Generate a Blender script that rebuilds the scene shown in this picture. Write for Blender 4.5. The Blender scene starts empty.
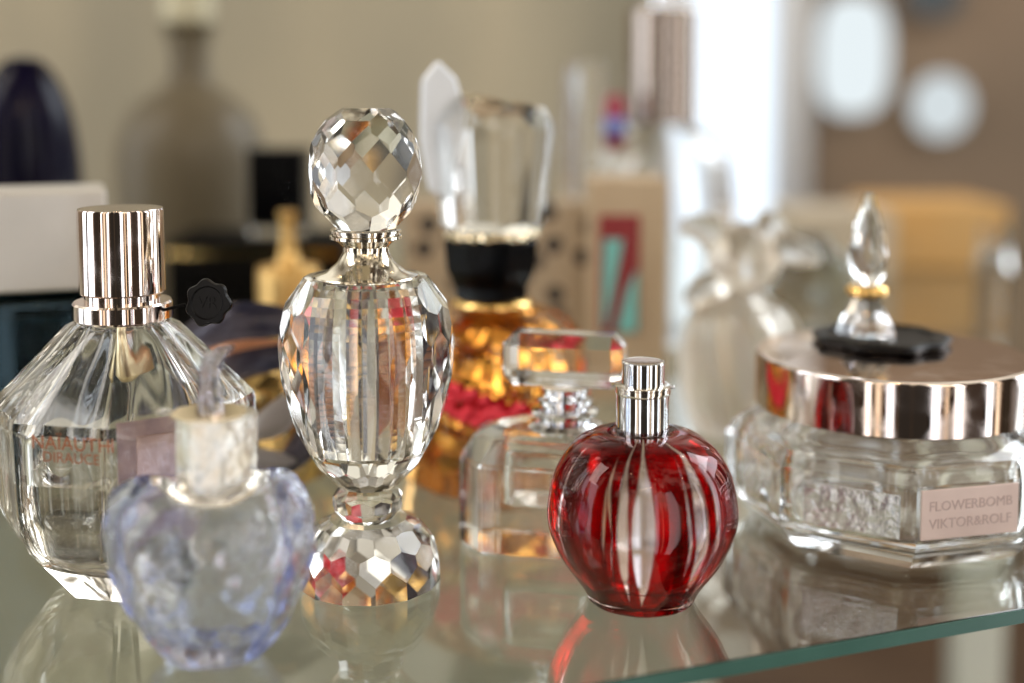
import bpy, bmesh, math, random
from mathutils import Vector, Matrix
random.seed(7)
S = bpy.context.scene
COL = S.collection
R = math.radians
PI = math.pi
# ------------------------------------------------------------ camera constants
CH, CF, CP = .18, 1300.0, R(5)
C0 = 80+CF*math.tan(CP)     # picture row of the optical axis (lens shifted down)
def ray(px, py):
    r = (px-512)/CF; u = (C0-py)/CF
    return r, math.cos(CP)+u*math.sin(CP), -math.sin(CP)+u*math.cos(CP)
def ground(px, py, z=0):
    d = ray(px, py); t = (z-CH)/d[2]; return d[0]*t, d[1]*t
def at(px, py, Y):
    """world x, z of a picture point at depth Y"""
    d = ray(px, py); t = Y/d[1]; return d[0]*t, CH+d[2]*t
def rad(hw, py, Y):
    d = ray(512, py); return hw/CF*Y/d[1]
def prof(Y, pts, zb=0.0):
    """(half width, row) pairs measured in the photo -> real radius / height above zb"""
    return [(rad(h, y, Y), at(512, y, Y)[1]-zb) for h, y in pts]

# ------------------------------------------------------------ object helpers
def thing(name, label, cat, loc=(0, 0, 0), rz=0, group=None):
    o = bpy.data.objects.new(name, None); COL.objects.link(o)
    o.empty_display_size = .01
    o.location = loc; o.rotation_euler = (0, 0, rz)
    o['label'] = label; o['category'] = cat
    if group: o['group'] = group
    return o
def obj(name, bm, mat, parent=None, smooth=True, label=None, autos=None):
    me = bpy.data.meshes.new(name)
    bm.to_mesh(me); bm.free()
    for p in me.polygons: p.use_smooth = smooth
    me.materials.append(mat)
    if autos is not None and smooth:
        me.set_sharp_from_angle(angle=R(autos))
    o = bpy.data.objects.new(name, me); COL.objects.link(o)
    if autos is not None and smooth:
        w_ = o.modifiers.new('weighted', 'WEIGHTED_NORMAL'); w_.keep_sharp = True; w_.weight = 80
    if parent: o.parent = parent
    if label: o['label'] = label
    return o
def struct(name, bm, mat, smooth=False):
    o = obj(name, bm, mat, None, smooth); o['kind'] = 'structure'; return o
def single(name, bm, mat, label, cat, smooth=True, group=None, autos=None):
    o = obj(name, bm, mat, None, smooth, None, autos); o['label'] = label; o['category'] = cat
    if group: o['group'] = group
    return o
# ------------------------------------------------------------ mesh helpers
def add_lathe(bm, pr, seg=64, flip=False, rot=0, mod=None, M=None, close=True, c=(0, 0)):
    """revolve (r, z) points; r of 0 makes a pole; mod(phi, z, r) -> r"""
    rings = []
    for r, z in pr:
        if r < 1e-6:
            rings.append([bm.verts.new((c[0], c[1], z))]); continue
        ring = []
        for i in range(seg):
            a = rot+2*PI*i/seg
            rr = mod(a, z, r) if mod else r
            ring.append(bm.verts.new((c[0]+rr*math.cos(a), c[1]+rr*math.sin(a), z)))
        rings.append(ring)
    fs = []
    for A, B in zip(rings, rings[1:]):
        for i in range(seg):
            j = (i+1) % seg
            if len(A) == 1 and len(B) == 1: continue
            if len(A) == 1: f = [A[0], B[j], B[i]]
            elif len(B) == 1: f = [A[i], A[j], B[0]]
            else: f = [A[i], A[j], B[j], B[i]]
            fs.append(bm.faces.new(f))
    if close:
        if len(rings[0]) > 1: fs.append(bm.faces.new(list(reversed(rings[0]))))
        if len(rings[-1]) > 1: fs.append(bm.faces.new(rings[-1]))
    if flip:
        for f in fs: f.normal_flip()
    if M:
        vs = {v for ring in rings for v in ring}
        for v in vs: v.co = M @ v.co
    return fs
def lathe(pr, **k):
    bm = bmesh.new(); add_lathe(bm, pr, **k); return bm
def smooth_prof(pts, n=6):
    """Catmull-Rom through (r, z) points"""
    out = []
    P = [pts[0]]+list(pts)+[pts[-1]]
    for i in range(1, len(P)-2):
        p0, p1, p2, p3 = P[i-1:i+3]
        for k in range(n):
            t = k/n
            out.append(tuple(max(0, .5*((2*p1[j])+(-p0[j]+p2[j])*t+(2*p0[j]-5*p1[j]+4*p2[j]-p3[j])*t*t+(-p0[j]+3*p1[j]-3*p2[j]+p3[j])*t**3)) if j == 0 else
                         .5*((2*p1[j])+(-p0[j]+p2[j])*t+(2*p0[j]-5*p1[j]+4*p2[j]-p3[j])*t*t+(-p0[j]+3*p1[j]-3*p2[j]+p3[j])*t**3) for j in (0, 1)))
    out.append(tuple(pts[-1]))
    return out
def add_prism(bm, poly, z0, z1, flip=False, M=None, bev=0, s=2):
    b = bmesh.new()
    lo = [b.verts.new((x, y, z0)) for x, y in poly]; hi = [b.verts.new((x, y, z1)) for x, y in poly]
    n = len(poly)
    b.faces.new(list(reversed(lo))); b.faces.new(hi)
    for i in range(n): b.faces.new((lo[i], lo[(i+1) % n], hi[(i+1) % n], hi[i]))
    if bev: bmesh.ops.bevel(b, geom=b.edges[:], offset=bev, segments=s, affect='EDGES', profile=.5, clamp_overlap=True)
    bmesh.ops.recalc_face_normals(b, faces=b.faces[:])
    merge(bm, b, flip, M)
def merge(bm, b, flip=False, M=None):
    if flip:
        for f in b.faces: f.normal_flip()
    if M: bmesh.ops.transform(b, matrix=M, verts=b.verts[:])
    me = bpy.data.meshes.new('tmp'); b.to_mesh(me); b.free(); bm.from_mesh(me); bpy.data.meshes.remove(me)
def add_box(bm, c, s, bev=0, flip=False, M=None, seg=2):
    x, y = s[0]/2, s[1]/2
    add_prism(bm, [(c[0]-x, c[1]-y), (c[0]+x, c[1]-y), (c[0]+x, c[1]+y), (c[0]-x, c[1]+y)], c[2]-s[2]/2, c[2]+s[2]/2, flip, M, bev, seg)
def box(c, s, bev=0, M=None, seg=2):
    bm = bmesh.new(); add_box(bm, c, s, bev, False, M, seg); return bm
def polytope(planes, size=.8):
    """intersection of half spaces (point, normal), by clipping polygons"""
    h = size/2; V = Vector
    P = [V((x, y, z)) for x in (-h, h) for y in (-h, h) for z in (-h, h)]
    polys = [[P[i] for i in q] for q in ((0, 1, 3, 2), (4, 6, 7, 5), (0, 4, 5, 1), (2, 3, 7, 6), (0, 2, 6, 4), (1, 5, 7, 3))]
    for co, no in planes:
        co, no = V(co), V(no).normalized()
        new = []; cut = []
        for pg in polys:
            d = [(p-co).dot(no) for p in pg]
            if max(d) <= 1e-8: new.append(pg); continue
            if min(d) >= -1e-8: continue
            q = []
            for i in range(len(pg)):
                j = (i+1) % len(pg)
                if d[i] <= 0: q.append(pg[i])
                if (d[i] <= 0) != (d[j] <= 0):
                    x = pg[i]+(pg[j]-pg[i])*(d[i]/(d[i]-d[j])); q.append(x); cut.append(x)
            if len(q) >= 3: new.append(q)
        if len(cut) >= 3:
            c = sum(cut, V((0, 0, 0)))/len(cut)
            a = no.orthogonal().normalized(); b = no.cross(a)
            cut.sort(key=lambda p: math.atan2((p-c).dot(b), (p-c).dot(a)))
            cap = [cut[0]]
            for p in cut[1:]:
                if (p-cap[-1]).length > 1e-7 and (p-cap[0]).length > 1e-7: cap.append(p)
            if len(cap) >= 3: new.append(cap)
        polys = new
    bm = bmesh.new()
    for pg in polys:
        bm.faces.new([bm.verts.new(p) for p in pg])
    bmesh.ops.remove_doubles(bm, verts=bm.verts[:], dist=1.5e-5)
    bmesh.ops.dissolve_degenerate(bm, dist=1e-6, edges=bm.edges[:])
    bmesh.ops.recalc_face_normals(bm, faces=bm.faces[:])
    return bm
def facet_planes(fn, zs, counts, off=0):
    """tangent planes of the convex profile fn(z) -> r, in staggered rows"""
    out = []
    for k, (z, n) in enumerate(zip(zs, counts)):
        r = fn(z); e = 1e-4
        dr = (fn(z+e)-fn(z-e))/(2*e)
        nr = 1/math.hypot(1, dr); nz = -dr*nr
        for i in range(n):
            a = off+2*PI*(i+(k % 2)*.5)/n
            out.append(((r*math.cos(a), r*math.sin(a), z), (nr*math.cos(a), nr*math.sin(a), nz)))
    return out
def add_tube(bm, pts, rads, seg=12, cap=True):
    pts = [Vector(p) for p in pts]
    if not isinstance(rads, (list, tuple)): rads = [rads]*len(pts)
    rings = []; up = Vector((.13, .31, .94)).normalized()
    for i, p in enumerate(pts):
        t = (pts[min(i+1, len(pts)-1)]-pts[max(i-1, 0)]).normalized()
        a = t.cross(up)
        if a.length < 1e-3: a = t.cross(Vector((1, 0, 0)))
        a.normalize(); b = t.cross(a)
        rings.append([bm.verts.new(p+(a*math.cos(2*PI*k/seg)+b*math.sin(2*PI*k/seg))*rads[i]) for k in range(seg)])
    fs = []
    for A, B in zip(rings, rings[1:]):
        for i in range(seg):
            j = (i+1) % seg; fs.append(bm.faces.new((A[i], A[j], B[j], B[i])))
    if cap: fs.append(bm.faces.new(list(reversed(rings[0])))); fs.append(bm.faces.new(rings[-1]))
    bmesh.ops.recalc_face_normals(bm, faces=fs)
def tube(pts, rads, **k):
    bm = bmesh.new(); add_tube(bm, pts, rads, **k); return bm
def text_bm(body, size, depth=.0001, align='CENTER', M=None, spacing=1.0):
    cu = bpy.data.curves.new('t', 'FONT'); cu.body = body; cu.size = size; cu.extrude = depth
    cu.align_x = align; cu.align_y = 'CENTER'; cu.space_character = spacing; cu.resolution_u = 3
    o = bpy.data.objects.new('t', cu); COL.objects.link(o)
    dg = bpy.context.evaluated_depsgraph_get(); me = bpy.data.meshes.new_from_object(o.evaluated_get(dg))
    bm = bmesh.new(); bm.from_mesh(me)
    bpy.data.objects.remove(o); bpy.data.meshes.remove(me); bpy.data.curves.remove(cu)
    if M: bmesh.ops.transform(bm, matrix=M, verts=bm.verts[:])
    return bm
def join(*bms):
    bm = bmesh.new()
    for b in bms: merge(bm, b)
    return bm
T = Matrix.Translation
def RX(a): return Matrix.Rotation(a, 4, 'X')
def RY(a): return Matrix.Rotation(a, 4, 'Y')
def RZ(a): return Matrix.Rotation(a, 4, 'Z')

# ------------------------------------------------------------ materials
def newmat(name):
    m = bpy.data.materials.new(name); m.use_nodes = True
    nt = m.node_tree; nt.nodes.clear()
    out = nt.nodes.new('ShaderNodeOutputMaterial')
    return m, nt, out
def N(nt, t, **k):
    n = nt.nodes.new(t)
    for a, b in k.items():
        if isinstance(a, str) and hasattr(n, a): setattr(n, a, b)
    return n
def bump_of(nt, scale, strength, dist, detail=3, kind='noise', coord=None):
    tc = nt.nodes.new('ShaderNodeTexCoord')
    if kind == 'noise':
        t = nt.nodes.new('ShaderNodeTexNoise'); t.inputs['Scale'].default_value = scale; t.inputs['Detail'].default_value = detail; o = t.outputs['Fac']
    else:
        t = nt.nodes.new('ShaderNodeTexVoronoi'); t.inputs['Scale'].default_value = scale; o = t.outputs['Distance']
    nt.links.new(tc.outputs['Object'], t.inputs['Vector'])
    b = nt.nodes.new('ShaderNodeBump'); b.inputs['Strength'].default_value = strength; b.inputs['Distance'].default_value = dist
    nt.links.new(o, b.inputs['Height'])
    return b
def glass(name, col=(1, 1, 1), rough=0.0, ior=1.5, absorb=None, dens=0, bump=None):
    m, nt, out = newmat(name)
    g = nt.nodes.new('ShaderNodeBsdfGlass'); g.inputs['Color'].default_value = (*col, 1)
    g.inputs['Roughness'].default_value = rough; g.inputs['IOR'].default_value = ior
    nt.links.new(g.outputs[0], out.inputs['Surface'])
    if bump:
        b = bump_of(nt, *bump); nt.links.new(b.outputs[0], g.inputs['Normal'])
    if absorb:
        v = nt.nodes.new('ShaderNodeVolumeAbsorption'); v.inputs['Color'].default_value = (*absorb, 1); v.inputs['Density'].default_value = dens
        nt.links.new(v.outputs[0], out.inputs['Volume'])
    return m
def princ(name, col, rough=.5, metal=0, bump=None, noise=None, spec=.5, coat=0, trans=0, sub=0, emit=None, es=0):
    """noise = (second colour, scale, contrast)"""
    m, nt, out = newmat(name)
    p = nt.nodes.new('ShaderNodeBsdfPrincipled')
    p.inputs['Base Color'].default_value = (*col, 1); p.inputs['Roughness'].default_value = rough
    p.inputs['Metallic'].default_value = metal; p.inputs['Specular IOR Level'].default_value = spec
    p.inputs['Coat Weight'].default_value = coat; p.inputs['Transmission Weight'].default_value = trans
    if sub: p.inputs['Subsurface Weight'].default_value = sub; p.inputs['Subsurface Scale'].default_value = .01
    if emit: p.inputs['Emission Color'].default_value = (*emit, 1); p.inputs['Emission Strength'].default_value = es
    if bump:
        b = bump_of(nt, *bump); nt.links.new(b.outputs[0], p.inputs['Normal'])
    if noise:
        tc = nt.nodes.new('ShaderNodeTexCoord'); t = nt.nodes.new('ShaderNodeTexNoise')
        t.inputs['Scale'].default_value = noise[1]; t.inputs['Detail'].default_value = 5
        nt.links.new(tc.outputs['Object'], t.inputs['Vector'])
        r = nt.nodes.new('ShaderNodeValToRGB')
        r.color_ramp.elements[0].position = .5-noise[2]; r.color_ramp.elements[1].position = .5+noise[2]
        r.color_ramp.elements[0].color = (*col, 1); r.color_ramp.elements[1].color = (*noise[0], 1)
        nt.links.new(t.outputs['Fac'], r.inputs['Fac']); nt.links.new(r.outputs[0], p.inputs['Base Color'])
    nt.links.new(p.outputs[0], out.inputs['Surface'])
    return m
def emitter(name, col, s):
    m, nt, out = newmat(name)
    e = nt.nodes.new('ShaderNodeEmission'); e.inputs[0].default_value = (*col, 1); e.inputs[1].default_value = s
    nt.links.new(e.outputs[0], out.inputs['Surface']); return m

clear = glass('clear_glass', ior=1.5)
crystal = glass('crystal_glass', (1, .995, .985), ior=1.56)
greyclear = glass('thick_clear_glass', (1, 1, 1), .06, ior=1.5)
chrome = princ('polished_chrome', (.82, .82, .84), .06, 1)
silver = princ('aged_silver', (.74, .68, .58), .13, 1, bump=(260, .12, .0004))
rose = princ('rose_gold_metal', (.86, .74, .68), .07, 1, bump=(40, .03, .0003))
gold = princ('gold_metal', (.95, .62, .22), .16, 1, bump=(150, .3, .0008))
black = princ('black_gloss', (.002, .002, .0025), .15, 0, spec=.12)
blackm = princ('black_matte', (.002, .002, .002), .5, spec=.06, noise=((.006, .005, .005), 25, .2))

def smudge(m, lo, hi, scale=70):
    nt = m.node_tree; p = nt.nodes['Principled BSDF']
    tc = nt.nodes.new('ShaderNodeTexCoord'); n = nt.nodes.new('ShaderNodeTexNoise'); n.inputs['Scale'].default_value = scale; n.inputs['Detail'].default_value = 7; n.inputs['Distortion'].default_value = .8
    r = nt.nodes.new('ShaderNodeMapRange'); r.inputs['From Min'].default_value = .42; r.inputs['From Max'].default_value = .72; r.inputs['To Min'].default_value = lo; r.inputs['To Max'].default_value = hi
    nt.links.new(tc.outputs['Object'], n.inputs[0]); nt.links.new(n.outputs['Fac'], r.inputs['Value']); nt.links.new(r.outputs[0], p.inputs['Roughness'])
smudge(chrome, .04, .16, 120); smudge(rose, .04, .20, 60); smudge(silver, .08, .26, 120)

# ------------------------------------------------------------ the setting
E0 = Vector(ground(604, 682)); E1 = Vector(ground(1024, 608))
ed = (E1-E0).normalized(); en = Vector((-ed.y, ed.x))   # into the shelf
def epos(s, d): p = E0+ed*s+en*d; return (p.x, p.y)
shelf_glass = glass('shelf_glass', (.98, .985, .965), ior=1.72, absorb=(.12, .62, .48), dens=6)
bm = bmesh.new()
add_prism(bm, [epos(-.75, 0), epos(1.1, 0), epos(1.1, 1.05), epos(-.75, 1.05)], -.0052, -.0001, bev=.0005, s=2)
shelf = struct('glass_shelf', bm, shelf_glass, smooth=False)
nt = shelf_glass.node_tree; g_ = [n for n in nt.nodes if n.type == 'BSDF_GLASS'][0]
tc_ = nt.nodes.new('ShaderNodeTexCoord'); n_ = nt.nodes.new('ShaderNodeTexNoise'); n_.inputs['Scale'].default_value = 9; n_.inputs['Detail'].default_value = 8; n_.inputs['Distortion'].default_value = 1.2
r_ = nt.nodes.new('ShaderNodeMapRange'); r_.inputs['From Min'].default_value = .45; r_.inputs['From Max'].default_value = .75; r_.inputs['To Min'].default_value = .004; r_.inputs['To Max'].default_value = .11
nt.links.new(tc_.outputs['Object'], n_.inputs[0]); nt.links.new(n_.outputs['Fac'], r_.inputs['Value']); nt.links.new(r_.outputs[0], g_.inputs['Roughness'])
# the edge of the sheet, where the green of the glass gathers
bm = bmesh.new(); add_prism(bm, [epos(-.75, -.0006), epos(1.1, -.0006), epos(1.1, -.00005), epos(-.75, -.00005)], -.0050, -.0003)
struct('shelf_edge', bm, princ('green_glass_edge', (.035, .105, .085), .25, noise=((.05, .135, .11), 30, .2)))
# lower board of the cabinet, seen through the glass
board = princ('pale_painted_board', (.58, .55, .44), .45, noise=((.46, .435, .34), 3, .3))
brown = princ('dark_brown_wood', (.10, .06, .038), .5, noise=((.16, .10, .06), 7, .25))
bm = bmesh.new(); add_box(bm, (-.52, .9, -.215), (1.3, 1.8, .02), .002)
struct('lower_shelf', bm, board)
bm = bmesh.new(); add_box(bm, (0, 3.0, -.74), (9, 5.0, .02))
struct('floor', bm, brown)

WY = 2.4
wallm = princ('olive_beige_wall', (.49, .425, .30), .8, noise=((.31, .285, .215), 1.3, .15))
bm = bmesh.new(); add_box(bm, (-1.0, WY+.05, .0), (3.5, .06, 1.46))
w = struct('back_wall', bm, wallm)
nt = wallm.node_tree
mp = nt.nodes.new('ShaderNodeMapping'); mp.inputs['Scale'].default_value = (2.4, 1, .5); mp.inputs['Location'].default_value = (.6, 0, 0)
nn_ = [n for n in nt.nodes if n.type == 'TEX_NOISE'][0]; tc_ = [n for n in nt.nodes if n.type == 'TEX_COORD'][0]
nt.links.new(tc_.outputs['Object'], mp.inputs[0]); nt.links.new(mp.outputs[0], nn_.inputs['Vector'])
panelm = princ('brown_wood_panelling', (.25, .17, .105), .6, noise=((.16, .115, .075), 2.2, .25))
def wx(px, Y=WY): return at(px, 0, Y)[0]
x0 = wx(775)
bm = bmesh.new(); add_box(bm, ((x0+3)/2, WY+.03, .0), (3-x0, .08, 1.46))
struct('brown_wall', bm, panelm)
# tall daylight window between the two walls
def at3(px, py, Y): x, z = at(px, py, Y); return x, Y, z
t = thing('tall_window', 'tall narrow window glowing white behind the chrome capped bottle', 'window', (wx(731), WY-.02, .1))
pane = obj('pane', box((0, 0, .1), (wx(772)-wx(690), .01, 1.0)), emitter('bright_daylight', (.80, .90, 1.0), 1.55), t, False)
fr = bmesh.new()
wwid = wx(772)-wx(690)
curtain = princ('sheer_curtain', (.62, .62, .62), .8)
for s in (-1, 1):
    c = bmesh.new()
    add_lathe(c, [(.028, -.4), (.028, .62)], seg=24, mod=lambda a, z, r: r*(1+.3*math.sin(5*a)), c=(s*(wwid/2+.03), -.03))
    obj('curtain', c, curtain, t)
# two bright panes on the brown wall
def wall_window(px, py, hw, hh, name, label, strength, rnd):
    x, z = at(px, py, WY-.05); k = WY/CF
    t = thing(name, label, 'window', (x, WY-.035, z))
    pts = []
    n = 48; e = rnd
    for i in range(n):
        a = 2*PI*i/n; c, s = math.cos(a), math.sin(a)
        pts.append((hw*k*math.copysign(abs(c)**e, c), hh*k*math.copysign(abs(s)**e, s)))
    bm = bmesh.new(); add_prism(bm, pts, -.004, .004, M=RX(PI/2))
    obj('pane', bm, emitter(name+'_light', (.82, .90, .93), strength), t, False)
    bm = bmesh.new()
    ring = [(p[0]*1.06, .0, p[1]*1.04) for p in pts]; ring.append(ring[0])
    add_tube(bm, [(a, -.005, b) for a, _, b in ring], .004, seg=8, cap=False)
    obj('frame', bm, panelm, t)
wall_window(855, 55, 36, 58, 'arched_window', 'tall rounded bright window high on the brown wall', 1.0, .7)
wall_window(943, 106, 30, 32, 'round_window', 'smaller round bright window on the brown wall', .82, 1.0)
wall_window(935, -5, 30, 22, 'dim_window', 'dim greenish round window at the top edge of the brown wall', .11, 1.0)

# ------------------------------------------------------------ crystal atomiser
def interp(pts):
    pts = sorted([(z, r) for r, z in pts])
    def f(z):
        if z <= pts[0][0]: a, b = pts[0], pts[1]
        elif z >= pts[-1][0]: a, b = pts[-2], pts[-1]
        else:
            for a, b in zip(pts, pts[1:]):
                if a[0] <= z <= b[0]: break
        t = (z-a[0])/(b[0]-a[0]); return a[1]+(b[1]-a[1])*t
    return f
def ell(zc, hz, hr, top=1.0, bot=1.0, p=2.0):
    def f(z):
        t = (z-zc)/hz; t = max(-.9999, min(.9999, t)); k = top if t > 0 else bot
        return hr*(1-abs(t)**(p))**(k/p)
    return f
def row(n, lo, hi): return [lo+(hi-lo)*i/(n-1) for i in range(n)]

CX, CY = ground(369, 578)
t = thing('crystal_perfume_bottle', 'tall faceted clear crystal bottle with round faceted stopper and silver neck', 'perfume bottle', (CX, CY, 0))
Z = lambda py, Y=CY: at(512, py, Y)[1]
ZB = lambda py: Z(py)
# base
zt = Z(513); r0 = rad(69, 590, CY)
fb = ell(zt*.12, zt*.90, r0, .80, 1, 2.2)
pl = [((0, 0, 0), (0, 0, -1)), ((0, 0, zt-.0015), (0, 0, 1))]
pl += facet_planes(fb, [zt*q for q in (.20, .48, .74, .93)], [14, 14, 14, 14], .2)
obj('base', polytope(pl), crystal, t, False)
# bead
zb0, zb1 = zt-.0018, Z(482)
fbd = ell((zb0+zb1)/2, (zb1-zb0)*.62, rad(34, 500, CY))
pl = [((0, 0, zb0), (0, 0, -1)), ((0, 0, zb1), (0, 0, 1))]
zm = (zb0+zb1)/2; dz = (zb1-zb0)
pl += facet_planes(fbd, [zm-dz*.3, zm, zm+dz*.3], [11, 11, 11], .35)
obj('stem_bead', polytope(pl), crystal, t, False)
# body, solid crystal round a narrow well
zl, zh = zb1-.0005, Z(276)
wid = smooth_prof(prof(CY, [(26, 486), (50, 462), (70, 425), (82, 385), (86, 345), (82, 312), (68, 287), (48, 273)]), 6)
fw = interp(wid)
pl = [((0, 0, zl), (0, 0, -1)), ((0, 0, zh), (0, 0, 1))]
H_ = zh-zl
allp = facet_planes(fw, [zl+H_*q for q in (.06, .16, .28, .41, .54, .67, .80, .92)], [16]*8, .1)
front = R(-90+6.6)
def azd(n_): 
    return abs((math.atan2(n_[1], n_[0])-front+PI) % (2*PI)-PI)
pl += [p for p in allp if azd(p[1]) > R(40) or p[0][2] < zl+H_*.22]
for q in range(-3, 4):           # smoother fluted panel in front of the well
    a = front+R(11.5)*q
    for z in [zl+H_*(.22+.035*i) for i in range(23)]:
        if z > zl+H_*.99: continue
        r = fw(z); dr = (fw(z+1e-4)-fw(z-1e-4))/2e-4; nr = 1/math.hypot(1, dr)
        pl.append(((r*math.cos(a), r*math.sin(a), z), (nr*math.cos(a), nr*math.sin(a), -dr*nr)))
bm = polytope(pl)
cav = [(.0002, Z(446)), (.0128, Z(446)), (.0138, Z(443)), (.0138, Z(292)), (.0118, Z(285)), (.0002, Z(283))]
add_lathe(bm, [(0, Z(446))]+cav[1:5]+[(0, Z(283))], seg=20, flip=True, mod=lambda a, z, r: r*(1+.035*math.cos(10*a)))
obj('body', bm, crystal, t, False)
# neck
np_ = prof(CY, [(0, 279.5), (52, 279.5), (53.5, 277), (52, 274.5), (40, 271), (29, 262), (23, 252), (23, 246), (28, 241), (33, 239), (36, 238), (36, 235), (34, 234), (34, 232.5), (35.5, 232), (35.5, 229.5), (32, 228), (0, 228)])
obj('neck_collar', lathe(np_, seg=64), silver, t, True, autos=35)
# stopper
zs0, zs1 = Z(229.5), Z(108)
hs = zs1-zs0; fs_ = ell(zs0+hs*.50, hs*.515, rad(54.5, 168, CY), .98, .85, 2.15)
pl = [((0, 0, zs0), (0, 0, -1)), ((0, 0, zs1), (.0, .0, 1))]
pl += facet_planes(fs_, [zs0+hs*q for q in (.10, .27, .47, .67, .84, .945)], [10, 10, 10, 10, 10, 5], .25)
obj('stopper', polytope(pl), crystal, t, False)

# ------------------------------------------------------------ red bottle
RXX, RYY = ground(641, 597)
t = thing('red_perfume_bottle', 'round ruby red and clear striped glass bottle with short silver spray top', 'perfume bottle', (RXX, RYY, 0), R(0))
op = prof(RYY, [(22, 434), (34, 431), (52, 434), (72, 447), (87, 470), (94, 500), (93, 524), (80, 555), (59, 584)])
op = [(0, .0018), (.012, .0012), (.0165, 0), (.0185, .0004)]+list(reversed(op))
op = op[:3]+smooth_prof(op[3:], 6)
lob = lambda a, z, r: r*(1+.009*(math.cos(9*(a-R(-92))))*min(1, max(0, (r-.012)/.01)))
bm = lathe(op+[(0, op[-1][1])], seg=144, mod=lob)
obj('bottle', bm, glass('outer_clear_glass', (1, .93, .93), ior=1.40), t, True, autos=60)
# ruby layer
m, nt, out = newmat('ruby_striped_glass')
tc = nt.nodes.new('ShaderNodeTexCoord'); sp = nt.nodes.new('ShaderNodeSeparateXYZ'); nt.links.new(tc.outputs['Object'], sp.inputs[0])
def MA(nt, op_, a, b=None, c=None, clamp=False):
    n = nt.nodes.new('ShaderNodeMath'); n.operation = op_; n.use_clamp = clamp
    for i, v in enumerate((a, b, c)):
        if v is None: continue
        if isinstance(v, (int, float)): n.inputs[i].default_value = v
        else: nt.links.new(v, n.inputs[i])
    return n.outputs[0]
az = MA(nt, 'ARCTAN2', sp.outputs[1], sp.outputs[0])
nz_ = nt.nodes.new('ShaderNodeTexNoise'); nz_.inputs['Scale'].default_value = 55; nz_.inputs['Detail'].default_value = 4
mp = nt.nodes.new('ShaderNodeMapping'); mp.inputs['Scale'].default_value = (1, 1, .25); nt.links.new(tc.outputs['Object'], mp.inputs[0]); nt.links.new(mp.outputs[0], nz_.inputs[0])
azn = MA(nt, 'ADD', az, MA(nt, 'MULTIPLY', MA(nt, 'SUBTRACT', nz_.outputs['Fac'], .5), .16))
zmid = at(512, 508, RYY)[1]
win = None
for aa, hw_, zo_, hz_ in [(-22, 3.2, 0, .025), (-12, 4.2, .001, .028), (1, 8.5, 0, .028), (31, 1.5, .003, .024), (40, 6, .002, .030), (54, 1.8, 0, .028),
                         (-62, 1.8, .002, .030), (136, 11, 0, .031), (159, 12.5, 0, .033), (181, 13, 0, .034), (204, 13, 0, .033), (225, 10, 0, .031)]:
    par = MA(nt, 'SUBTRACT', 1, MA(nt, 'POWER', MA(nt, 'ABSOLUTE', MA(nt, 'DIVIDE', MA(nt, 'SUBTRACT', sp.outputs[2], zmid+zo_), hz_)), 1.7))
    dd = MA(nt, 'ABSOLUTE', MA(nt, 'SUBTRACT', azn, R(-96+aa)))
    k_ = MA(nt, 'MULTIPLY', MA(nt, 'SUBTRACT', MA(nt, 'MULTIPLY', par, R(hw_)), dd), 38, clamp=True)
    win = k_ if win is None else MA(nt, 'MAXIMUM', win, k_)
streak = nt.nodes.new('ShaderNodeTexNoise'); streak.inputs['Scale'].default_value = 130; streak.inputs['Detail'].default_value = 3
mp2 = nt.nodes.new('ShaderNodeMapping'); mp2.inputs['Scale'].default_value = (1, 1, .06); nt.links.new(tc.outputs['Object'], mp2.inputs[0]); nt.links.new(mp2.outputs[0], streak.inputs[0])
rr = nt.nodes.new('ShaderNodeValToRGB'); rr.color_ramp.elements[0].color = (.17, .0003, .001, 1); rr.color_ramp.elements[1].color = (.56, .0015, .004, 1)
rr.color_ramp.elements[0].position = .38; rr.color_ramp.elements[1].position = .68
nt.links.new(streak.outputs['Fac'], rr.inputs[0])
mx = nt.nodes.new('ShaderNodeMix'); mx.data_type = 'RGBA'
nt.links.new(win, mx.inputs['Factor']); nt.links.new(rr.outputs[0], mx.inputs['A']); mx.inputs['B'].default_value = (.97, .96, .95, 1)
g = nt.nodes.new('ShaderNodeBsdfGlass'); g.inputs['IOR'].default_value = 1.06; nt.links.new(mx.outputs['Result'], g.inputs['Color'])
d = nt.nodes.new('ShaderNodeBsdfTranslucent'); d2 = nt.nodes.new('ShaderNodeBsdfDiffuse')
for q in (d, d2): nt.links.new(mx.outputs['Result'], q.inputs['Color'])
ms0 = nt.nodes.new('ShaderNodeMixShader'); nt.links.new(d.outputs[0], ms0.inputs[1]); nt.links.new(d2.outputs[0], ms0.inputs[2])
ms = nt.nodes.new('ShaderNodeMixShader'); nt.links.new(MA(nt, 'MULTIPLY', MA(nt, 'SUBTRACT', 1, win), .06), ms.inputs[0])
nt.links.new(g.outputs[0], ms.inputs[1]); nt.links.new(ms0.outputs[0], ms.inputs[2])
nt.links.new(ms.outputs[0], out.inputs['Surface'])
ip = [(0, .0028)]+[(max(.0001, r-.0024), z+(.0022 if z < .01 else 0)) for r, z in op[4:-4]]
ip = [(r, min(z, op[-1][1]-.003)) for r, z in ip]
ip = [ip[0]]+[p for p in ip[1:] if p[1] > .0028]
bm = lathe(ip+[(0, ip[-1][1])], seg=144, mod=lob)
obj('ruby_core', bm, m, t, True, autos=60)
cp = prof(RYY, [(0, 437), (26, 437), (26.6, 435), (26.6, 394), (26, 393)])
cp2 = prof(RYY, [(0, 394), (27, 393.5), (27.9, 392), (27.9, 389.5), (27.6, 388), (27.6, 386.8), (28.4, 386), (28.2, 384.6), (24, 383.4), (0, 383.4)])
cp3 = prof(RYY, [(0, 385), (21.6, 385), (21.8, 363), (21.4, 361.5), (19.5, 360.5), (17, 361), (0, 361.2)])
obj('neck_sleeve', lathe(cp+[(0, cp[-1][1])], seg=64), chrome, t, True, autos=35)
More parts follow.
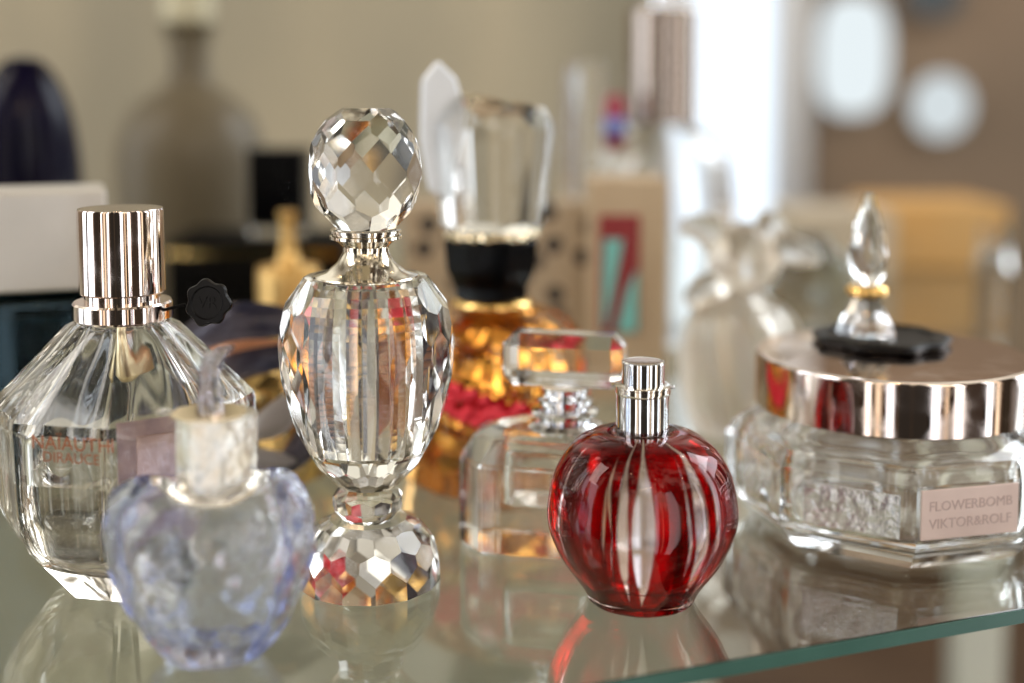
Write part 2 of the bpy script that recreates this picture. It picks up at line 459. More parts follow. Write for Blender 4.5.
obj('neck_ring', lathe(cp2, seg=64), princ('warm_chrome', (.80, .74, .66), .1, 1), t, True, autos=35)
obj('spray_button', lathe(cp3, seg=64), chrome, t, True, autos=35)
nz0 = at(512, 385.5, RYY)[1]
a_ = R(-12)
obj('nozzle', tube([(math.cos(a_)*.0096, math.sin(a_)*.0096, nz0), (math.cos(a_)*.0109, math.sin(a_)*.0103, nz0)], .0006), chrome, t)

# ------------------------------------------------------------ flower bottle (left)
FX, FY = ground(130, 577)
t = thing('rose_capped_perfume_bottle', 'wide clear octagonal glass bottle with polished rose gold cylinder cap', 'perfume bottle', (FX, FY, 0))
k8 = 1/math.cos(PI/8)*.985
fo = prof(FY, [(44, 319), (52, 323), (119, 396), (120, 402), (116, 496), (106, 520)])
base_r = rad(60, 592, FY)
fo = [(0, 0), (base_r, 0)]+list(reversed(fo))
fo = [(r*k8, z) for r, z in fo]
rot8 = R(-80)
bm = bmesh.new(); add_lathe(bm, fo[1:], seg=8, rot=rot8)
bmesh.ops.bevel(bm, geom=[e for e in bm.edges if e.calc_face_angle(0) > R(12)], offset=.0013, segments=3, affect='EDGES', profile=.5, clamp_overlap=True)
fi = prof(FY, [(30, 322), (40, 332), (98, 402), (101, 420), (97, 490), (84, 520), (56, 536), (20, 540)])
fi = smooth_prof(list(reversed(fi)), 5)
sq = lambda a, z, r: r*(1+.05*math.cos(8*(a-rot8)))
add_lathe(bm, [(0, fi[0][1])]+fi+[(0, fi[-1][1])], seg=96, flip=True, mod=sq)
obj('bottle', bm, clear, t, True, autos=25)
zq = Z(456, FY)
li = [(r+.00025, z) for r, z in fi if z < zq]
li[0] = (li[0][0], li[0][1]-.00025)
rq = li[-1][0]
obj('perfume', lathe([(0, li[0][1])]+li+[(rq, zq), (0, zq)], seg=96, mod=sq), glass('pale_perfume', (.99, .97, .93), ior=1.36), t, True, autos=50)
cp = prof(FY, [(0, 318.5), (47, 318.5), (48.5, 316.5), (48.5, 302), (47, 300), (0, 300)])
obj('collar', lathe(cp, seg=64), rose, t, True, autos=35)
cp = prof(FY, [(0, 300.5), (37, 300.5), (37, 291), (0, 291)])
obj('neck_ring', lathe(cp, seg=64), rose, t, True, autos=35)
cp = prof(FY, [(0, 292), (40.8, 292), (42, 290.5), (42, 210), (41.2, 208), (0, 207.6)])
obj('cap', lathe(cp, seg=96), rose, t, True, autos=35)
zz = Z(340, FY)
obj('dip_tube', tube([(.000, 0, Z(320, FY)), (.0005, 0, Z(420, FY)), (-.0008, -.001, Z(528, FY))], .0011, seg=16), glass('milky_tube', (.95, .93, .9), .15, 1.4), t)
obj('pump', lathe(prof(FY, [(0, 388), (9, 388), (16, 380), (10, 350), (7, 325), (0, 322)]), seg=32), princ('pale_gold_pump', (.85, .70, .45), .3, 1), t)
# pink label on the front facet + orange print
pinkm = princ('pink_foil_label', (.55, .40, .37), .35, .4, bump=(220, .6, .001), noise=((.34, .24, .25), 160, .2))
fa = rot8+R(22.5)  # facet azimuth nearest front
fa = R(-57.5)
apo = rad(101.0, 500, FY)
Mfront = RZ(fa+PI/2) @ T((0, -apo-.0005, Z(452, FY)))
plw = .036
obj('label', box((0.004, 0, 0), (plw, .0012, .040), .0004, M=Mfront), pinkm, t, False)
obj('embossed_plate', box((0.004, -.0009, .003), (plw*.66, .0008, .026), .0003, M=Mfront), princ('polished_pink_foil', (.68, .50, .46), .2, .6, bump=(120, .4, .001)), t, False)
orange = princ('orange_print', (.50, .16, .07), .6)
# print sits on the far-left inner face
fl = R(-102.5)
def face_text(s, size, px_, zrow):
    return text_bm(s, size, .0001, 'CENTER', M=RZ(fl+PI/2) @ T((px_, -apo*1.035, zrow)) @ RX(PI/2))
obj('print', join(face_text('NAÏAUTH', .0066, .002, Z(414, FY)), face_text('DIRAUCE', .0050, .002, Z(427, FY))), orange, t, False)
# black wax seal hanging at the neck on a cord
sx, sz = at(212, 300, FY)
sx -= FX
b = lathe([(0, -.002), (.0108, -.002), (.0115, -.001), (.0115, .0006), (.0108, .0016), (.0085, .0018), (.0078, .0011), (0, .0011)], seg=72, mod=lambda a, z, r: r*(1+.07*math.cos(7*a+.5)+.03*math.cos(3*a)) if r > .009 else r)
wax = princ('black_wax', (.003, .0025, .003), .38, spec=.2, bump=(120, .25, .001))
se = obj('wax_seal', join(b), wax, t, True, autos=45)
se.scale = (.7, .7, .7); se.location = (sx, -.006, sz); se.rotation_euler = (R(82), 0, R(-8))
b = text_bm('VR', .0085, .0002)
em = obj('emblem', b, wax, se, False); em.location = (0, 0, .0013)
obj('cord', tube([(.016, -.006, Z(307, FY)), (.020, -.007, Z(304, FY)), (sx-.0078, -.0065, sz-.0005)], .0006, seg=8), blackm, t)

# ------------------------------------------------------------ blue apple bottle, in front
HX, HY = ground(214, 656)
t = thing('blue_tinted_perfume_bottle', 'small pale blue apple shaped cut glass bottle nearest the camera, with frosted silver cap', 'perfume bottle', (HX, HY, 0))
hp = prof(HY, [(36, 494), (46, 482), (64, 474), (84, 480), (98, 498), (103, 520), (101, 548), (91, 582), (76, 615), (60, 640)])
hp = [(.0125, 0), (.0150, .001)]+list(reversed(hp))
hp = hp[:1]+smooth_prof(hp[1:], 6)
rnd = random.Random(3)
ph = [rnd.uniform(0, 6.28) for _ in range(8)]
def hmod(a, z, r):
    u = z*260
    v = .030*math.cos(7*a+1.3+.4*math.sin(u*.6))+.014*math.sin(13*a+u*.9+ph[0])+.010*math.cos(19*a-u*1.6+ph[1])
    return r*(1+v*min(1, r/.02))
bm = lathe(hp+[(0, hp[-1][1])], seg=120, mod=hmod)
hi = [(r-.0042, z+(.006 if z < .01 else 0)) for r, z in hp[3:-4] if r > .008]
hi = [p for p in hi if p[1] > .009]
add_lathe(bm, [(0, hi[0][1])]+hi+[(0, hi[-1][1])], seg=120, flip=True, mod=lambda a, z, r: r*(1+.03*math.cos(7*a+1.3+PI)))
ztop = max(v_.co.z for v_ in bm.verts)
for v_ in bm.verts:              # two lobes left and right, a dip front and back
    u_ = min(1, max(0, (v_.co.z-.022)/(ztop-.022))); a_ = math.atan2(v_.co.y, v_.co.x)-R(14)
    rr_ = min(1, math.hypot(v_.co.x, v_.co.y)/.012)
    v_.co.z -= .0055*u_*u_*(math.sin(a_)**2*rr_+(1-rr_)*.7); v_.co.y *= .80
obj('bottle', bm, glass('pale_blue_glass', (.97, .98, 1), .05, 1.48, (.25, .38, .95), 15, bump=(300, .36, .0010)), t, True, autos=60)
capm = princ('frosted_pale_metal', (.88, .88, .86), .26, .9, bump=(170, .6, .0012), noise=((.80, .72, .58), 90, .2))
zc0, zc1 = Z(500, HY), Z(413, HY)
b = bmesh.new(); add_lathe(b, [(rad(40, 450, HY), zc0), (rad(41.5, 450, HY), zc1)], seg=8, rot=R(-70))
bmesh.ops.bevel(b, geom=b.edges[:], offset=.0008, segments=2, affect='EDGES', clamp_overlap=True)
b2 = obj('cap', b, capm, t, True, autos=30)
b2.rotation_euler = (R(-2), R(1.5), 0)
hz = lambda py: Z(py, HY)
obj('gold_rim', lathe([(0, zc1-.0002), (rad(38, 412, HY), zc1-.0002), (rad(38, 412, HY), zc1+.0005), (0, zc1+.0005)], seg=8, rot=R(-70)), princ('pale_gold', (.85, .70, .45), .3, 1), t, False)
obj('stopper_horn', tube([(.0005, 0, zc1-.001), (.0002, 0, hz(395)), (.0, 0, hz(375)), (.0012, 0, hz(362)), (.0045, -.0003, hz(352)), (.008, -.0005, hz(346))], [.0045, .0036, .0032, .0034, .0026, .0009], seg=16), glass('violet_clear_glass', (.93, .92, .98), .08, 1.45), t)

# ------------------------------------------------------------ square crystal bottle
QX, QY = ground(553, 538)
t = thing('square_crystal_bottle', 'thick clear rectangular glass bottle with block glass stopper and silver rings', 'perfume bottle', (QX, QY, 0), R(-13))
W_, D_, ch = .070, .046, .011
zq1 = Z(424, QY)
def oct_poly(w, d, c): return [(-w/2+c, -d/2), (w/2-c, -d/2), (w/2, -d/2+c), (w/2, d/2-c), (w/2-c, d/2), (-w/2+c, d/2), (-w/2, d/2-c), (-w/2, -d/2+c)]
bm = bmesh.new(); add_prism(bm, oct_poly(W_, D_, ch), 0, zq1*.74)
# sloping shoulders above
b = bmesh.new()
lo = [b.verts.new((x, y, zq1*.74)) for x, y in oct_poly(W_, D_, ch)]
mid = [b.verts.new((x, y, zq1*.93)) for x, y in oct_poly(W_-.010, D_-.010, ch)]
hi_ = [b.verts.new((x, y, zq1)) for x, y in oct_poly(W_-.026, D_-.022, ch*.8)]
for A, B in ((lo, mid), (mid, hi_)):
    for i in range(8): b.faces.new((A[i], A[(i+1) % 8], B[(i+1) % 8], B[i]))
b.faces.new(hi_)
top = [f for f in bm.faces if f.normal.z > .9]
bmesh.ops.delete(bm, geom=top, context='FACES_ONLY')
merge(bm, b); bmesh.ops.remove_doubles(bm, verts=bm.verts[:], dist=1e-5); bmesh.ops.recalc_face_normals(bm, faces=bm.faces[:])
bmesh.ops.bevel(bm, geom=bm.edges[:], offset=.0009, segments=2, affect='EDGES', clamp_overlap=True)
add_prism(bm, oct_poly(W_-.034, D_-.026, .004), .016, zq1-.010, flip=True, bev=.002)
obj('bottle', bm, greyclear, t, True, autos=25)
# rings
rp = []
yy = [(0, 430), (29, 430), (33, 427), (34, 423), (30, 419), (24, 417), (24, 415), (29, 413), (30, 409), (26, 406), (21, 405), (21, 403), (25, 401), (25, 397), (20, 395), (18, 392), (21, 390), (21, 386), (0, 386)]
obj('ring_collar', lathe(prof(QY, [(h*1.12, y) for h, y in yy]), seg=48, c=(.0045, 0)), chrome, t, True, autos=25)
bm = box((.0045, 0, (Z(387, QY)+Z(336, QY))/2+.0015), (.047, .020, Z(336, QY)-Z(387, QY)), .0042, seg=1)
st = obj('stopper', bm, greyclear, t, True, autos=25)

# ------------------------------------------------------------ cream jar (right)
JX, JY = ground(888, 518)
t = thing('octagonal_cream_jar', 'wide clear octagonal glass jar with broad polished rose gold lid', 'jar', (JX, JY, 0))
rotj = R(-98)
kj = 1/math.cos(PI/8)
zl0 = Z(405, JY); zl1 = at(512, 352, JY)[1]
rl = rad(135, 352, JY)
jo = [(.056, 0), (.0595, .0035), (.0665, .011), (.0665, .034), (.063, .040), (.052, zl0-.001)]
bm = bmesh.new(); add_lathe(bm, jo, seg=8, rot=rotj)
bmesh.ops.bevel(bm, geom=[e for e in bm.edges if e.calc_face_angle(0) > R(12)], offset=.0016, segments=3, affect='EDGES', profile=.5, clamp_overlap=True)
ji = smooth_prof([(.030, .0085), (.049, .009), (.0545, .014), (.0545, .034), (.049, .040), (.044, zl0-.003)], 4)
sj = lambda a, z, r: r*(1+.03*math.cos(8*(a-rotj)))
add_lathe(bm, [(0, ji[0][1])]+ji+[(0, ji[-1][1])], seg=96, flip=True, mod=sj)
obj('glass_body', bm, clear, t, True, autos=25)
obj('lid', lathe([(0, zl0), (rl-.0015, zl0), (rl, zl0+.001), (rl, zl1-.0018), (rl-.0006, zl1-.0006), (rl-.0022, zl1), (0, zl1)], seg=128), rose, t, True, autos=35)
# label on the facet right of the front edge
fj = rotj+R(22.5)
apj = .0665*math.cos(PI/8)
ML = RZ(fj+PI/2) @ T((-.004, -apj-.0006, .0235))
lab = obj('label', box((0, 0, 0), (.040, .0010, .0185), .0003, M=ML), princ('pale_pink_label', (.72, .58, .54), .4, noise=((.60, .47, .44), 60, .3)), t, False)
bt = join(text_bm('FLOWERBOMB', .0052, .0001, M=ML @ T((0, -.0006, .003)) @ RX(PI/2)), text_bm('VIKTOR&ROLF', .0052, .0001, M=ML @ T((0, -.0006, -.0035)) @ RX(PI/2)))
obj('lettering', bt, princ('faded_grey_print', (.48, .37, .355), .5), lab, False)

m, nt, out = newmat('pale_striped_sheet')  # pale blue-white striped sheet inside the front-left facet
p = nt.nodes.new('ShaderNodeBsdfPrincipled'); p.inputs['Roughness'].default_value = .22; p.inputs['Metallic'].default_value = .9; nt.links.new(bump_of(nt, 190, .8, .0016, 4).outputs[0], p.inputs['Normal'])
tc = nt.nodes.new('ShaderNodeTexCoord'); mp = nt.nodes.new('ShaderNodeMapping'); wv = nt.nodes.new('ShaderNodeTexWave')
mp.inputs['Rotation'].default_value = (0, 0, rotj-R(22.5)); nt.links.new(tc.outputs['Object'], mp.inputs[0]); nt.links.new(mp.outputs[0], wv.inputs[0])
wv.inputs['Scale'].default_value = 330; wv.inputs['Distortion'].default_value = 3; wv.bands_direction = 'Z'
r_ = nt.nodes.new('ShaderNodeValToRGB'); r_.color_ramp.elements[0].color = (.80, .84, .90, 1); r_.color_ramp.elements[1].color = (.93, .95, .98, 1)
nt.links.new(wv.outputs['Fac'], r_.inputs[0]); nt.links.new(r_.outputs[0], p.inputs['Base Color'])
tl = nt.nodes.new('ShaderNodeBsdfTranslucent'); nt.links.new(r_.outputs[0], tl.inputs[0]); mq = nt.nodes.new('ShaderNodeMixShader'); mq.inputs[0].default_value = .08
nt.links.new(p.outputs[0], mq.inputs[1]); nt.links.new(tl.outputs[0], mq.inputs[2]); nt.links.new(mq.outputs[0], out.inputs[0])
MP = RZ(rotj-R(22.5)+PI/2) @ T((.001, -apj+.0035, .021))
obj('pale_panel', box((0, 0, 0), (.036, .0006, .0165), .0002, M=MP), m, t, False)

# black wax seal on the lid
sx, sy = ground(881, 343, zl1)
b = lathe([(0, .0002), (.0262, .0002), (.0275, .0015), (.0275, .0030), (.026, .0042), (.0225, .0045), (.021, .0032), (0, .0032)], seg=96, mod=lambda a, z, r: r*(1+.045*math.cos(9*a+.5)+.02*math.cos(4*a)) if r > .021 else r)
ws = single('wax_seal_disc', b, wax, 'flat black wax seal lying on the rose gold jar lid', 'wax seal', autos=45)
ws.location = (sx, sy, zl1)
# miniature crystal bottle on the seal
MX, MY = ground(866, 332, zl1+.0035)
t = thing('miniature_crystal_bottle', 'tiny clear cut crystal bottle with gold ring standing on the rose gold jar lid', 'miniature bottle', (MX, MY, zl1+.0034))
zb = zl1+.0034
mz = lambda py: at(512, py, MY)[1]-zb
pm = [(rad(h, y, MY), at(512, y, MY)[1]-zb) for h, y in [(32, 330), (28, 322), (14, 296)]]
pm[0] = (pm[0][0], 0)
bm = lathe(pm, seg=6, rot=.3)
obj('body', bm, glass('bright_cut_glass', (1, 1, 1), 0, 1.6), t, False)
obj('gold_ring', lathe([(0, mz(296)), (.0075, mz(296)), (.009, mz(292)), (.009, mz(288)), (.007, mz(284)), (0, mz(284))], seg=24), gold, t)
f = interp([(rad(h, 250, MY), mz(y)) for h, y in ((10, 285), (17, 270), (18.5, 255), (16, 238), (11.5, 218), (6, 200))])
pl = [((0, 0, mz(285)), (0, 0, -1)), ((0, 0, mz(194)), (0, 0, 1))]+facet_planes(f, [mz(y) for y in (279, 262, 246, 228, 208)], [7]*5)
bm = polytope(pl)
obj('stopper', bm, glass('bright_cut_glass_stopper', (1, 1, 1), 0, 1.6), t, False)

# ------------------------------------------------------------ amber bottle with sculpted crystal stopper
GX, GY = .0-.012, .585
GX = at(492, 400, GY)[0]
t = thing('amber_perfume_bottle', 'amber and gold bottle with black neck, red lace ribbon and tall cut crystal stopper', 'perfume bottle', (GX, GY, 0), R(8))
g = lambda py: at(512, py, GY)[1]
gw = lambda hw, py: rad(hw, py, GY)
ob = prof(GY, [(36, 300), (52, 308), (70, 316), (84, 330), (90, 360), (88, 420), (82, 480)])
ob = [(gw(78, 500), 0)]+list(reversed(ob))
ob = smooth_prof(ob, 4)
bm = lathe(ob, seg=48, mod=lambda a, z, r: r*(1+.03*math.cos(6*a)))
obj('bottle', bm, glass('amber_glass', (1, .90, .68), .02, 1.45, (.95, .55, .12), 16, bump=(60, .4, .002)), t, True, autos=50)
foil = princ('crumpled_gold_foil', (.80, .54, .20), .2, 1, bump=(90, 1.0, .006, 4, 'vor'))
bm = lathe([(0, .006), (gw(50, 450), .008), (gw(62, 440), .03), (gw(60, 380), g(390)), (gw(45, 340), g(345)), (0, g(335))], seg=64, mod=lambda a, z, r: r*(1+.10*math.sin(5*a+z*180)+.06*math.sin(11*a-z*300)))
obj('gold_core', bm, foil, t)
obj('neck', lathe(prof(GY, [(0, 302), (38, 302), (38, 285), (47, 268), (50, 240), (44, 234), (0, 234)]), seg=8, rot=.2), black, t, False)
obj('gold_band', lathe(prof(GY, [(0, 308), (40, 308), (42, 302), (38, 297), (0, 297)]), seg=48), gold, t)
# crystal stopper: tapering block with a tall wing
pl = []
zb_, zt_ = g(233), g(98)
bm = bmesh.new()
lo = [(gw(56, 233)*math.cos(a), gw(38, 233)*math.sin(a)) for a in [2*PI*(i+.5)/8 for i in range(8)]]
hi_ = [(gw(62, 110)*math.cos(a)+.001, gw(40, 110)*math.sin(a)) for a in [2*PI*(i+.5)/8 for i in range(8)]]
hh = zt_-zb_
def ft(z):
    q = (z-zb_)/hh
    r = gw(50, 233)+(gw(66, 110)-gw(50, 233))*q
    return r*(1-max(0, q-.72)**2*5)*(1-max(0, .12-q)**2*14)
b = polytope([((0, 0, zb_), (0, 0, -1)), ((0, 0, zt_), (.18, 0, 1))]+facet_planes(ft, [zb_+hh*q for q in (.03, .30, .60, .84, .95)], [9, 9, 9, 9, 9], .3))
for v_ in b.verts: v_.co.y *= .7
sto = obj('stopper', b, crystal, t, False)
# wing on the left
b = bmesh.new()
xl = -gw(50, 120)
pts = [(xl-.006, g(190)), (xl+.004, g(200)), (xl+.012, g(120)), (xl+.006, g(78)), (xl-.002, g(60)), (xl-.009, g(80)), (xl-.010, g(140))]
add_prism(b, [(p[0], p[1]) for p in pts], -.006, .006, M=RX(PI/2), bev=.0012, s=1)
obj('stopper_wing', b, princ('frosted_white_crystal', (.92, .95, 1.0), .22, trans=.35), sto, False)
# glittering ring under the stopper
ringm = princ('gold_rhinestone_ring', (.95, .80, .55), .1, 1, bump=(300, 1, .002, 2, 'vor'))
obj('rhinestone_ring', lathe(prof(GY, [(0, 238), (46, 238), (49, 234), (47, 230), (0, 230)]), seg=48), ringm, t)
# red lace ribbon across the front
redm = princ('red_lace', (.88, .04, .07), .6, bump=(200, .8, .002))
rr_ = gw(93, 400)
b = bmesh.new()
n = 90
vs = []
for i in range(n):
    a = R(-190)+R(200)*i/(n-1)
    rw = rr_*(1+.035*math.sin(i*1.3))
    zc = g(385)+.007*math.sin(a*2+.6)
    w_ = .0075+.0018*math.sin(i*1.9)
    vs.append([b.verts.new((rw*math.cos(a), rw*math.sin(a), zc+s*w_+.0007*math.sin(i*2.7+s))) for s in (-1, -.3, .3, 1)])
for P_, Q_ in zip(vs, vs[1:]):
    for k in range(3): b.faces.new((P_[k], Q_[k], Q_[k+1], P_[k+1]))
r_ = bmesh.ops.solidify(b, geom=b.faces[:], thickness=.0008)
for k in range(90):
    a = R(-150)+R(100)*k/89
    bb = bmesh.new(); bmesh.ops.create_icosphere(bb, subdivisions=1, radius=.0016+.0016*rnd.random())
    merge(b, bb, M=T(((rr_+.002)*math.cos(a), (rr_+.002)*math.sin(a), g(385)+.007*math.sin(a*2+.6)+rnd.uniform(-.006, .006))))
obj('ribbon', b, redm, t, True)

# ------------------------------------------------------------ dark ribboned gold bottle
VY = .575; VX = at(262, 400, VY)[0]
t = thing('ribboned_gold_bottle', 'low golden bottle wrapped in dark indigo and grey leaf shaped ribbons', 'perfume bottle', (VX, VY, 0))
v = lambda py: at(512, py, VY)[1]
vb = smooth_prof([(.020, 0), (.031, .006), (.036, .025), (.034, .045), (.022, .058), (.012, .062)], 4)
bm = lathe(vb, seg=40, mod=lambda a, z, r: r*(1+.05*math.cos(5*a)))
obj('bottle', bm, foil, t)
indigo = princ('indigo_satin', (.030, .030, .065), .22, .2, bump=(60, .5, .002), noise=((.16, .14, .17), 30, .12))
petal = princ('grey_satin', (.42, .38, .36), .35, bump=(50, .3, .002))
def leaf(p0, p1, p2, w, mat, name='ribbon'):
    b = bmesh.new(); n = 16; L = []
    for i in range(n+1):
        s = i/n
        p = Vector(p0)*(1-s)**2+Vector(p1)*2*s*(1-s)+Vector(p2)*s*s
        d_ = (Vector(p1)-Vector(p0))*(1-s)+(Vector(p2)-Vector(p1))*s
        side = d_.cross(Vector((p.x, p.y, .01)).normalized()).normalized()
        ww = w*(.12+math.sin(PI*min(1, s*.95+.05))**.8)
        L.append([b.verts.new(p+side*ww*k+Vector((p.x, p.y, 0)).normalized()*(.003*(1-k*k))) for k in (-1, -.5, 0, .5, 1)])
    for A, B in zip(L, L[1:]):
        for k in range(4): b.faces.new((A[k], B[k], B[k+1], A[k+1]))
    bmesh.ops.solidify(b, geom=b.faces[:], thickness=.0009)
    obj(name, b, mat, t)
q = .040
leaf((-.040, -.012, .030), (-.02, -.05, .075), (.035, -.022, .060), .0085, indigo)
leaf((-.046, -.005, .052), (-.01, -.045, .095), (.040, -.010, .066), .0075, indigo)
leaf((-.022, -.034, .064), (-.028, -.052, .030), (.006, -.040, .006), .0075, indigo)
leaf((.030, -.030, .060), (.040, -.045, .030), (.004, -.042, .010), .006, indigo)
leaf((-.036, -.020, .022), (-.03, -.045, .050), (-.018, -.040, .062), .006, indigo)
leaf((-.034, -.028, .0), (-.012, -.062, .026), (.022, -.045, .022), .0085, petal, 'petal')
leaf((.002, -.045, .034), (.018, -.052, .038), (.028, -.04, .056), .006, petal, 'petal')
leaf((-.03, -.03, .055), (-.01, -.05, .074), (.02, -.035, .070), .0022, princ('copper_trim', (.7, .35, .2), .3, .8), 'trim')

# ------------------------------------------------------------ tall slim necked gold vial
LY = .70; LX = at(289, 300, LY)[0]
t = thing('slim_necked_gold_vial', 'pale gold ribbed vial with slim flared neck before the black box', 'perfume bottle', (LX, LY, 0))
palegold = glass('pale_gold_glass', (1, .84, .50), .12, 1.4, (.95, .7, .3), 12)
pgm = princ('pale_gold_satin', (.66, .41, .14), .30, .75, bump=(90, .4, .002))
lp = [(gw_, z) for gw_, z in prof(LY, [(30, 330), (31, 272), (29, 266), (14, 264)])]
lp = [(lp[0][0]*.95, 0)]+lp
obj('body', lathe(lp, seg=64, mod=lambda a, z, r: r*(1+.03*math.cos(16*a))), pgm, t)
obj('neck', lathe(prof(LY, [(15, 266), (10, 255), (7, 240), (7, 222), (10, 213), (10, 211), (0, 210)]), seg=32), pgm, t, autos=50)

# ------------------------------------------------------------ teal bottle with satin block cap
KY = .555
zc0 = at(512, 289, KY)[1]; zc1 = at(512, 190, KY)[1]
kw, kd, ka = .085, .040, R(19)
cxr = at(109, 290, KY)[0]
kl = (cxr-(kw/2*math.cos(ka)+kd/2*math.sin(ka)), KY-(kw/2*math.sin(ka)-kd/2*math.cos(ka)))
t = thing('teal_glass_bottle', 'dark teal glass bottle with wide satin silver block cap at the left edge', 'perfume bottle', (kl[0], kl[1], 0), ka)
bm = box((0, 0, (zc0-.002)/2), (kw-.006, kd-.002, zc0-.002), .005, seg=3)
add_box(bm, (0, 0, (zc0)/2), (kw-.014, kd-.012, zc0-.020), .004, flip=True, seg=3)
obj('bottle', bm, glass('teal_glass', (.30, .42, .46), .01, 1.5, (.14, .32, .38), 50), t, True, autos=40)
obj('cap', box((0, 0, (zc0+zc1)/2), (kw, kd, zc1-zc0), .0016, seg=3), princ('satin_silver', (.64, .60, .55), .42, .55, bump=(12, .1, .002), noise=((.56, .53, .49), 40, .3)), t, True, autos=40)
# dark egg bottle behind
DY = .76; DX = at(26, 150, DY)[0]
t = thing('dark_egg_bottle', 'black and violet egg shaped glass bottle behind the satin silver block cap', 'perfume bottle', (DX, DY, 0))
dp = prof(DY, [(36, 380), (50, 330), (54, 250), (53, 180), (50, 140), (43, 105), (31, 76), (18, 60), (0, 55)])
dp[0] = (dp[0][0], 0); dp = smooth_prof(dp[:-1], 5)+[dp[-1]]
dp[-1] = (0, dp[-1][1])
obj('bottle', lathe(dp, seg=64), princ('violet_black_glass', (.003, .0025, .006), .12, spec=.12, noise=((.004, .0025, .016), 14, .12)), t)
obj('base', lathe([(0, -0.0), (.022, 0), (.022, .004), (0, .004)], seg=48), black, t)
# frosted decanter
AY = .98; AX = at(191, 155, AY)[0]
t = thing('frosted_round_decanter', 'round frosted grey brown decanter with slim neck far behind', 'decanter', (AX, AY, 0))
ap = prof(AY, [(40, 322), (58, 280), (70, 225), (74, 165), (70, 135), (58, 110), (40, 94), (26, 84), (21, 70), (20, 45), (24, 32), (29, 27), (29, 24)])
ap[0] = (ap[0][0], 0.0)
ap = smooth_prof(ap, 5)
frm = glass('smoked_frosted_glass', (.80, .74, .66), .45, 1.35)
m = princ('smoked_frosted', (.25, .205, .135), .38, trans=.5); m.node_tree.nodes['Principled BSDF'].inputs['IOR'].default_value = 1.3
bm = lathe(ap, seg=64, close=False)
b2 = [(max(r-.003, .001), z) for r, z in ap]; b2[0] = (b2[0][0], .004)
rev = list(reversed(b2))
bm = lathe([(0, 0)]+ap+rev+[(0, .004)], seg=64, close=False)
obj('flask', bm, m, t, True, autos=60)
obj('stopper', lathe(prof(AY, [(0, 40), (19, 40), (20, 24), (25, 22), (26, -30), (0, -32)]), seg=32), princ('ivory_wax', (.50, .455, .31), .6), t, autos=50)

# black box + black capped bottle
BY = .80
bx0, bx1 = at(168, 300, BY)[0], at(345, 300, BY)[0]; bz = at(512, 240, BY)[1]
t = thing('black_box', 'black box with a line of gold dots along its upper edge', 'box', ((bx0+bx1)/2, BY+.035, 0))
obj('carton', box((0, 0, bz/2), (bx1-bx0, .07, bz), .0015), blackm, t, True, autos=40)
b = bmesh.new()
nn = 26
for i in range(nn):
    add_box(b, (-(bx1-bx0)/2+(bx1-bx0)*(i+.5)/nn, -.0356, bz-.0085), ((bx1-bx0)/nn*.55, .001, .0035), 0)
obj('gold_dots', b, gold, t, False)
ox = at(281, 200, BY+.03)[0]
bw = at(310, 200, BY+.03)[0]-at(252, 200, BY+.03)[0]
zo = lambda py: at(512, py, BY+.03)[1]
t = thing('black_capped_bottle', 'square glass bottle with tall black cap standing on the black box', 'perfume bottle', (ox, BY+.03, bz))
obj('bottle', box((0, 0, (zo(222)-bz)/2), (bw, .035, zo(222)-bz), .002), greyclear, t, True, autos=40)
obj('cap', box((0, 0, (zo(222)+zo(147))/2-bz), (bw*.97, .034, zo(147)-zo(222)), .002), black, t, True, autos=40)

# ------------------------------------------------------------ dotted bow, built as a plain box
PY_ = .74
px0, px1 = at(404, 300, PY_)[0], at(592, 300, PY_)[0]; pz = at(512, 206, PY_)[1]
m, nt, out = newmat('cream_with_black_dots')
p = nt.nodes.new('ShaderNodeBsdfPrincipled'); p.inputs['Roughness'].default_value = .6
tc = nt.nodes.new('ShaderNodeTexCoord'); vo = nt.nodes.new('ShaderNodeTexVoronoi'); vo.inputs['Scale'].default_value = 54; vo.inputs['Randomness'].default_value = .8; vo.voronoi_dimensions = '2D'
sx_ = nt.nodes.new('ShaderNodeSeparateXYZ'); cx_ = nt.nodes.new('ShaderNodeCombineXYZ'); nt.links.new(tc.outputs['Object'], sx_.inputs[0]); nt.links.new(sx_.outputs[0], cx_.inputs[0]); nt.links.new(sx_.outputs[2], cx_.inputs[1]); nt.links.new(cx_.outputs[0], vo.inputs['Vector'])
cr_ = nt.nodes.new('ShaderNodeValToRGB'); cr_.color_ramp.elements[0].position = .26; cr_.color_ramp.elements[1].position = .30
cr_.color_ramp.elements[0].color = (.015, .012, .012, 1); cr_.color_ramp.elements[1].color = (.40, .31, .21, 1)
nt.links.new(vo.outputs['Distance'], cr_.inputs[0]); nt.links.new(cr_.outputs[0], p.inputs['Base Color']); nt.links.new(p.outputs[0], out.inputs[0])
b = box(((px0+px1)/2, PY_+.03, pz/2), (px1-px0, .06, pz), .001)
single('dotted_bow', b, m, 'tan bow with black dots, built as a box, behind the amber bottle', 'box', False)
